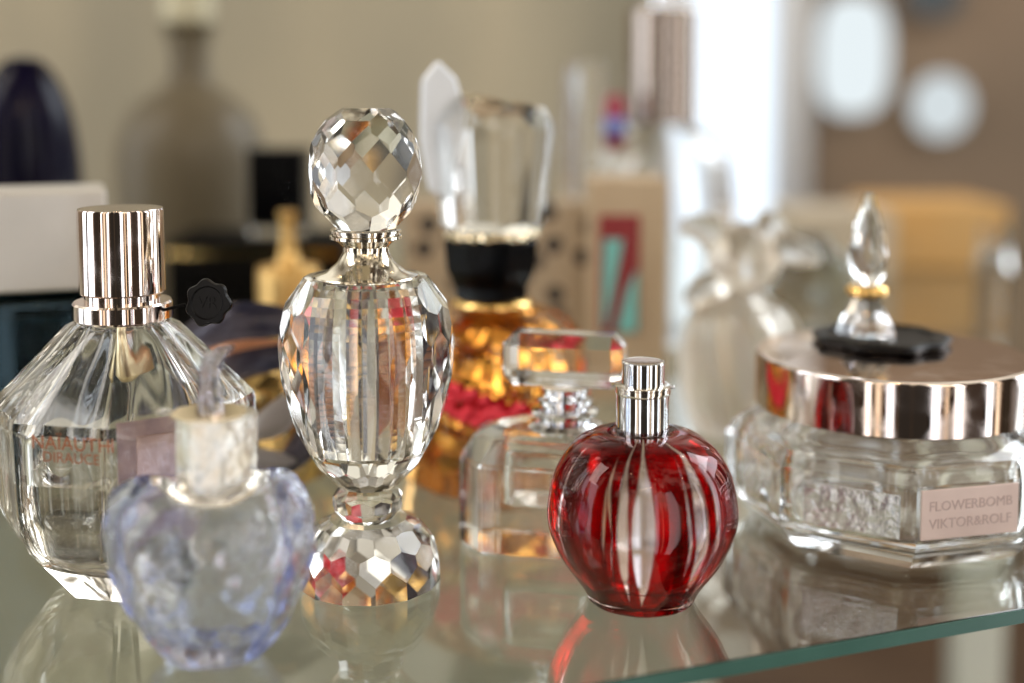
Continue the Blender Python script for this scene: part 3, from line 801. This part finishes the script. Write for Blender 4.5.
# box with red and teal picture
IY = .71
ix0, ix1 = at(590, 300, IY)[0], at(668, 300, IY)[0]; iz = at(512, 181, IY)[1]
t = thing('picture_box', 'tan box showing a dark red panel with a turquoise shape', 'box', ((ix0+ix1)/2, IY+.03, 0))
obj('carton', box((0, 0, iz/2), (ix1-ix0, .05, iz), .001), princ('tan_card', (.50, .38, .25), .6), t, False)
iw = lambda px: at(px, 300, IY)[0]-(ix0+ix1)/2
izz = lambda py: at(512, py, IY)[1]
b = box(((iw(599)+iw(640))/2, -.0256, (izz(216)+izz(335))/2), (iw(640)-iw(599), .001, izz(216)-izz(335)), 0)
obj('red_panel', b, princ('dark_red_print', (.26, .022, .025), .5), t, False)
b = bmesh.new()
add_prism(b, [(iw(604), izz(240)), (iw(623), izz(240)), (iw(615), izz(285)), (iw(606), izz(330)), (iw(603), izz(330))][::-1], -.0004, .0004, M=T((0, -.0266, 0)) @ RX(PI/2))
add_prism(b, [(iw(638), izz(270)), (iw(638), izz(333)), (iw(617), izz(333)), (iw(628), izz(290))], -.0004, .0004, M=T((0, -.0266, 0)) @ RX(PI/2))
obj('turquoise_shape', b, princ('turquoise_print', (.20, .55, .52), .5), t, False)

# ------------------------------------------------------------ chrome capped tall bottle
CYY = .86; CXX = at(662, 100, CYY)[0]
t = thing('chrome_capped_bottle', 'tall clear round shouldered bottle with large mirror chrome cap', 'perfume bottle', (CXX, CYY, 0))
zz = lambda py: at(512, py, CYY)[1]
bo = prof(CYY, [(68, 340), (72, 300), (73, 200), (68, 160), (52, 136), (34, 126), (30, 122)])
bo = [(bo[0][0], 0)]+bo
bm = lathe(bo, seg=64)
add_lathe(bm, [(0, .008)]+[(r-.005, z-.003 if z > .1 else max(z, .010)) for r, z in bo]+[(0, bo[-1][1]-.003)], seg=64, flip=True)
obj('bottle', bm, clear, t, True, autos=50)
obj('cap', lathe(prof(CYY, [(0, 123), (34, 123), (35, 120), (35, 12), (33, 9), (0, 9)]), seg=64), princ('smoky_chrome', (.40, .33, .28), .14, 1), t, autos=35)
obj('cap_knob', lathe(prof(CYY, [(0, 10), (14, 10), (12, 0), (12, -14), (0, -16)]), seg=32), chrome, t, autos=35)
# clear tube bottle
UY = .90; UX = at(584, 100, UY)[0]
t = thing('ribbed_clear_flacon', 'slim tall ribbed clear glass flacon left of the chrome cap', 'perfume bottle', (UX, UY, 0))
uo = prof(UY, [(19, 330), (19, 72), (15, 62)]); uo = [(uo[0][0], 0)]+uo
obj('flacon', lathe(uo, seg=48, mod=lambda a, z, r: r*(1+.06*math.cos(8*a))), glass('ribbed_glass', (1, 1, 1), .05, 1.45), t, autos=50)
t2 = thing('small_red_vial', 'small dark red and blue vial beside the chrome cap', 'vial', (at(615, 120, .83)[0], .83, 0))
so = prof(.83, [(9, 200), (10, 150), (11, 105), (7, 95), (0, 94)]); so = [(so[0][0], 0)]+so
obj('vial', lathe(so[:2]+[so[1]], seg=24), clear, t2)
obj('red_sleeve', lathe([(0, so[2][1]+.0003)]+so[2:], seg=24), princ('dark_red_lacquer', (.30, .02, .05), .25), t2)
obj('blue_band', lathe([(0, at(512, 135, .83)[1]), (.0076, at(512, 135, .83)[1]), (.0076, at(512, 118, .83)[1]), (0, at(512, 118, .83)[1])], seg=24), princ('blue_lacquer', (.15, .2, .5), .25), t2)

# ------------------------------------------------------------ crystal bird flacon
NY = .66; NX = at(742, 300, NY)[0]
t = thing('bird_stopper_flacon', 'ribbed clear crystal flacon with spread winged bird stopper between red bottle and jar', 'perfume bottle', (NX, NY, 0))
frost = glass('slightly_frosted_crystal', (1, .98, .95), .28, 1.5, bump=(80, .5, .003))
no = prof(NY, [(40, 440), (54, 400), (58, 350), (50, 315), (30, 300), (20, 292)]); no = [(no[0][0], 0)]+no
no = smooth_prof(no, 5)
bm = lathe(no, seg=96, mod=lambda a, z, r: r*(1+.06*math.cos(10*a+z*60)))
add_lathe(bm, [(0, .01)]+[(max(.001, r-.006), max(.011, z-.003)) for r, z in no]+[(0, no[-1][1]-.003)], seg=48, flip=True)
obj('flacon', bm, frost, t, True, autos=60)
n_ = lambda py: at(512, py, NY)[1]
def wing(base, tip, w, th=.004):
    b = bmesh.new(); n = 14; L = []
    B_, T_ = Vector(base), Vector(tip); d_ = T_-B_
    side = Vector((-d_.z, 0, d_.x)).normalized()
    for i in range(n+1):
        s = i/n
        p = B_+d_*s+Vector((0, -.004*math.sin(PI*s), .004*math.sin(PI*s)))
        ww = w*(.35+.65*math.sin(PI*(.15+.75*s)))*(1 if s < .98 else .4)
        ring = []
        for k in range(12):
            a = 2*PI*k/12
            rr2 = 1+.12*math.cos(3*a+i)
            ring.append(b.verts.new(p+side*ww*rr2*math.cos(a)+Vector((0, 1, 0))*th*rr2*math.sin(a)))
        L.append(ring)
    for A, B in zip(L, L[1:]):
        for k in range(12): b.faces.new((A[k], A[(k+1) % 12], B[(k+1) % 12], B[k]))
    b.faces.new(L[0]); b.faces.new(L[-1]); bmesh.ops.recalc_face_normals(b, faces=b.faces[:])
    return b
body = lathe(smooth_prof([(.004, n_(295)), (.012, n_(285)), (.019, n_(265)), (.016, n_(245)), (.009, n_(230)), (.003, n_(222))], 4), seg=24, mod=lambda a, z, r: r*(1+.08*math.cos(5*a)))
sp_ = obj('stopper_bird', body, frost, t)
for a, b_, w_ in (((0, 0, n_(262)), (-.030, .004, n_(222)), .009), ((.004, 0, n_(255)), (.040, .0, n_(258)), .008), ((-.006, -.01, n_(280)), (-.030, -.006, n_(300)), .008), ((.004, -.006, n_(240)), (.020, -.004, n_(222)), .008)):
    obj('wing', wing(a, b_, w_), frost, sp_)

# ------------------------------------------------------------ blurred things behind the jar
XY = 1.22
b = box((0, 0, 0), (at(1010, 250, XY)[0]-at(880, 250, XY)[0], .12, at(512, 205, XY)[1]), .004)
o = single('amber_box', b, princ('amber_card', (.64, .32, .07), .5, noise=((.58, .36, .14), 8, .25)), 'large blurred amber yellow box behind the jar', 'box', False)
o.location = (at(945, 250, XY)[0], XY+.06, at(512, 205, XY)[1]/2)
b = box((0, 0, 0), (at(895, 250, 1.15)[0]-at(790, 250, 1.15)[0], .10, at(512, 212, 1.15)[1]), .004)
o = single('cream_box', b, princ('cream_card', (.52, .44, .33), .5), 'cream coloured box left of the amber box', 'box', False)
o.location = (at(843, 250, 1.15)[0], 1.2, at(512, 212, 1.15)[1]/2)
b = bmesh.new(); add_lathe(b, [(.03, 0), (.034, .01), (.034, at(512, 262, .95)[1]), (.016, at(512, 250, .95)[1]), (.015, at(512, 240, .95)[1])], seg=40)
o = single('grey_flask', b, glass('smoke_grey_glass', (.75, .75, .72), .1, 1.4, bump=(50, .4, .003)), 'grey glass flask just behind the rose gold jar lid, left side', 'flask')
o.location = (at(815, 250, .95)[0], .97, 0)
b = bmesh.new(); add_lathe(b, [(.012, 0), (.012, .06), (.010, .075), (.015, at(512, 268, .98)[1]), (.006, at(512, 240, .98)[1])], seg=7)
o = single('small_crystal_ornament', b, crystal, 'small clear crystal ornament in front of the amber box', 'ornament', False)
o.location = (at(994, 250, .98)[0], .98, 0); o.scale = (1, 1, .93)
# pale post under the shelf, right
b = box((0, 0, 0), (.042, .03, .60), .004)
o = single('pale_post', b, princ('pale_paint', (.62, .62, .52), .5), 'pale painted post standing under the glass shelf at right', 'post', False)
gx, gy = ground(975, 650, -.30)
o.location = (gx+.0, gy, -.43)

b = bmesh.new(); rd = random.Random(11)
for i in range(700):
    p_ = epos(rd.uniform(-.35, .45), rd.uniform(.002, .30)); r_ = rd.uniform(.00006, .00018)
    vs_ = [b.verts.new((p_[0]+r_*x*rd.uniform(.6, 1.8), p_[1]+r_*y, .0+r_*(z+.6))) for x, y, z in ((1, 0, -.6), (-.5, .87, -.6), (-.5, -.87, -.6), (0, 0, 1))]
    for q in ((0, 1, 3), (1, 2, 3), (2, 0, 3), (2, 1, 0)): b.faces.new([vs_[k] for k in q])
o = obj('dust', b, princ('pale_dust', (.6, .58, .54), .9), None, False); o['kind'] = 'stuff'; o['label'] = 'fine pale dust specks on the glass shelf'; o['category'] = 'dust'

# ------------------------------------------------------------ world
W = bpy.data.worlds.new('World'); S.world = W; W.use_nodes = True
nt = W.node_tree; nt.nodes.clear()
out = nt.nodes.new('ShaderNodeOutputWorld'); bg = nt.nodes.new('ShaderNodeBackground'); nt.links.new(bg.outputs[0], out.inputs[0])
tc = nt.nodes.new('ShaderNodeTexCoord'); sp = nt.nodes.new('ShaderNodeSeparateXYZ'); nt.links.new(tc.outputs['Generated'], sp.inputs[0])
az = MA(nt, 'ARCTAN2', sp.outputs[0], sp.outputs[1])   # 0 ahead, + right
el = MA(nt, 'ARCSINE', sp.outputs[2])
ramp = nt.nodes.new('ShaderNodeValToRGB')
nt.links.new(MA(nt, 'MULTIPLY_ADD', el, 1/PI, .5), ramp.inputs[0])
cr = ramp.color_ramp
cr.elements[0].position = 0; cr.elements[0].color = (.05, .035, .025, 1)
cr.elements[1].position = 1; cr.elements[1].color = (.22, .20, .17, 1)
for p_, c in ((.44, (.10, .07, .05, 1)), (.49, (.22, .17, .12, 1)), (.54, (.34, .30, .23, 1)), (.57, (.85, .83, .72, 1)), (.62, (1.0, .98, .86, 1)), (.70, (1.0, .97, .86, 1)), (.76, (.55, .52, .45, 1)), (.84, (.28, .26, .22, 1))):
    e = cr.elements.new(p_); e.color = c
# furniture, darks and lights in vertical bands
nz = nt.nodes.new('ShaderNodeTexNoise'); nz.inputs['Scale'].default_value = 3.2; nz.inputs['Detail'].default_value = 3
mp = nt.nodes.new('ShaderNodeMapping'); mp.inputs['Scale'].default_value = (1, 1, .35)
nt.links.new(tc.outputs['Generated'], mp.inputs[0]); nt.links.new(mp.outputs[0], nz.inputs[0])
r2 = nt.nodes.new('ShaderNodeValToRGB'); nt.links.new(nz.outputs['Fac'], r2.inputs[0])
r2.color_ramp.elements[0].position = .36; r2.color_ramp.elements[0].color = (.22, .19, .16, 1)
r2.color_ramp.elements[1].position = .60; r2.color_ramp.elements[1].color = (1.25, 1.22, 1.18, 1)
mul = nt.nodes.new('ShaderNodeMix'); mul.data_type = 'RGBA'; mul.blend_type = 'MULTIPLY'; mul.inputs['Factor'].default_value = 1
nt.links.new(ramp.outputs[0], mul.inputs['A']); nt.links.new(r2.outputs[0], mul.inputs['B'])
n3 = nt.nodes.new('ShaderNodeTexNoise'); n3.inputs['Scale'].default_value = 9; n3.inputs['Detail'].default_value = 2
mp3 = nt.nodes.new('ShaderNodeMapping'); mp3.inputs['Scale'].default_value = (1, 1, .12); mp3.inputs['Location'].default_value = (3, 1, 0)
nt.links.new(tc.outputs['Generated'], mp3.inputs[0]); nt.links.new(mp3.outputs[0], n3.inputs[0])
r3 = nt.nodes.new('ShaderNodeValToRGB'); nt.links.new(n3.outputs['Fac'], r3.inputs[0])
r3.color_ramp.elements[0].position = .44; r3.color_ramp.elements[0].color = (.10, .08, .07, 1)
r3.color_ramp.elements[1].position = .56; r3.color_ramp.elements[1].color = (1.7, 1.6, 1.45, 1)
m3 = nt.nodes.new('ShaderNodeMix'); m3.data_type = 'RGBA'; m3.blend_type = 'MULTIPLY'
# stripes only behind and beside the camera
nt.links.new(MA(nt, 'MULTIPLY', MA(nt, 'SUBTRACT', .35, sp.outputs[1]), 3, clamp=True), m3.inputs['Factor'])
nt.links.new(mul.outputs['Result'], m3.inputs['A']); nt.links.new(r3.outputs[0], m3.inputs['B'])
cur = m3.outputs['Result']
def env_band(a0, a1, e0, e1, col, s, soft=60):
    global cur
    def band(v, lo, hi):
        return MA(nt, 'MULTIPLY', MA(nt, 'MULTIPLY', MA(nt, 'SUBTRACT', v, lo), soft, clamp=True), MA(nt, 'MULTIPLY', MA(nt, 'SUBTRACT', hi, v), soft, clamp=True), clamp=True)
    mk = MA(nt, 'MULTIPLY', band(az, R(a0), R(a1)), band(el, R(e0), R(e1)))
    mx = nt.nodes.new('ShaderNodeMix'); mx.data_type = 'RGBA'
    nt.links.new(mk, mx.inputs['Factor']); nt.links.new(cur, mx.inputs['A']); mx.inputs['B'].default_value = (col[0]*s, col[1]*s, col[2]*s, 1)
    cur = mx.outputs['Result']
env_band(166, 181, -40, 34, (.03, .025, .02), 1, 30)
env_band(-181, -168, -40, 34, (.03, .025, .02), 1, 30)
env_band(-140, -122, -40, 45, (.04, .03, .022), 1, 30)
env_band(118, 136, -40, 30, (.05, .035, .025), 1, 30)
env_band(86, 100, -40, 35, (.04, .03, .02), 1, 30)
env_band(48, 66, -35, 36, (.85, .93, 1), 5)       # unseen window bands added for reflections, right
env_band(70, 82, -35, 36, (.85, .93, 1), 5)
env_band(103, 107, -40, 30, (1, .80, .58), 2)
env_band(111, 117, -40, 34, (.9, .95, 1), 4)
env_band(138, 146, -40, 30, (1, .97, .95), 3.2)
env_band(151, 154, -40, 30, (1, .75, .50), 1.6)
env_band(158, 165, -40, 30, (.9, .94, 1), 3.5)
env_band(-120, -100, -35, 32, (.85, .92, 1), 3.6) # unseen window bands added for reflections, left behind
env_band(-94, -80, -35, 32, (.85, .92, 1), 3.6)
env_band(-166, -160, -40, 30, (.92, .95, 1), 3)
env_band(-156, -151, -40, 30, (1, .78, .55), 1.5)
env_band(-148, -143, -40, 30, (1, .93, .85), 3)
nt.links.new(cur, bg.inputs[0]); bg.inputs[1].default_value = 1.0

# ------------------------------------------------------------ lamps
def area(loc, target, size, power, col, sy=None):
    l = bpy.data.lights.new('area_lamp', 'AREA'); l.energy = power; l.color = col; l.size = size
    if sy: l.shape = 'RECTANGLE'; l.size_y = sy
    o = bpy.data.objects.new('area_lamp', l); COL.objects.link(o); o.location = loc
    o.rotation_euler = (Vector(target)-Vector(loc)).to_track_quat('-Z', 'Y').to_euler()
area((1.6, 1.3, 1.3), (0, .6, 0), .8, 16, (.9, .95, 1), 1.0)
area((-1.3, .2, 1.3), (0, .8, .05), .6, 10, (1, .95, .88), .9)
def sparkle_lamp(loc, power, col=(1, .72, .42), r=.02):  # warm lamps out of view, added for sparkle on crystal and metal
    l = bpy.data.lights.new('sparkle_spot', 'POINT'); l.energy = power; l.color = col; l.shadow_soft_size = r
    o = bpy.data.objects.new('sparkle_spot', l); COL.objects.link(o); o.location = loc
for lc in ((-.05, -.6, .9), (.25, -.9, 1.2), (-.2, -.8, 1.0), (-.9, .5, 1.3), (.5, 1.6, 1.3), (.5, -.5, 1.3), (-.6, -.3, 1.5), (.1, 1.5, 1.7), (-.7, 1.6, 1.5), (.9, .9, 1.5), (1.0, -.2, 1.1)):
    sparkle_lamp(lc, 2.2, r=.014)

# ------------------------------------------------------------ camera
cam = bpy.data.cameras.new('camera'); co = bpy.data.objects.new('camera', cam); COL.objects.link(co)
co.location = (0, 0, CH); co.rotation_euler = (PI/2-CP, 0, 0)
cam.shift_y = -(341.5-C0)/1024; cam.sensor_width = 36; cam.lens = CF*36/1024; cam.clip_start = .02; cam.clip_end = 40
cam.dof.use_dof = True; cam.dof.focus_distance = .453; cam.dof.aperture_fstop = 2.7
cam.dof.aperture_blades = 0
S.camera = co
S.render.resolution_x = 1024; S.render.resolution_y = 683
S.render.engine = 'CYCLES'
c = S.cycles
c.use_denoising = True
try: c.denoiser = 'OPENIMAGEDENOISE'
except Exception: pass
c.max_bounces = 20; c.transmission_bounces = 20; c.glossy_bounces = 8; c.diffuse_bounces = 3; c.transparent_max_bounces = 12; c.volume_bounces = 0
c.sample_clamp_indirect = 6; c.sample_clamp_direct = 20; c.blur_glossy = .3
c.caustics_reflective = True; c.caustics_refractive = True
S.view_settings.view_transform = 'Standard'; S.view_settings.look = 'None'; S.view_settings.gamma = 1; S.view_settings.exposure = 0
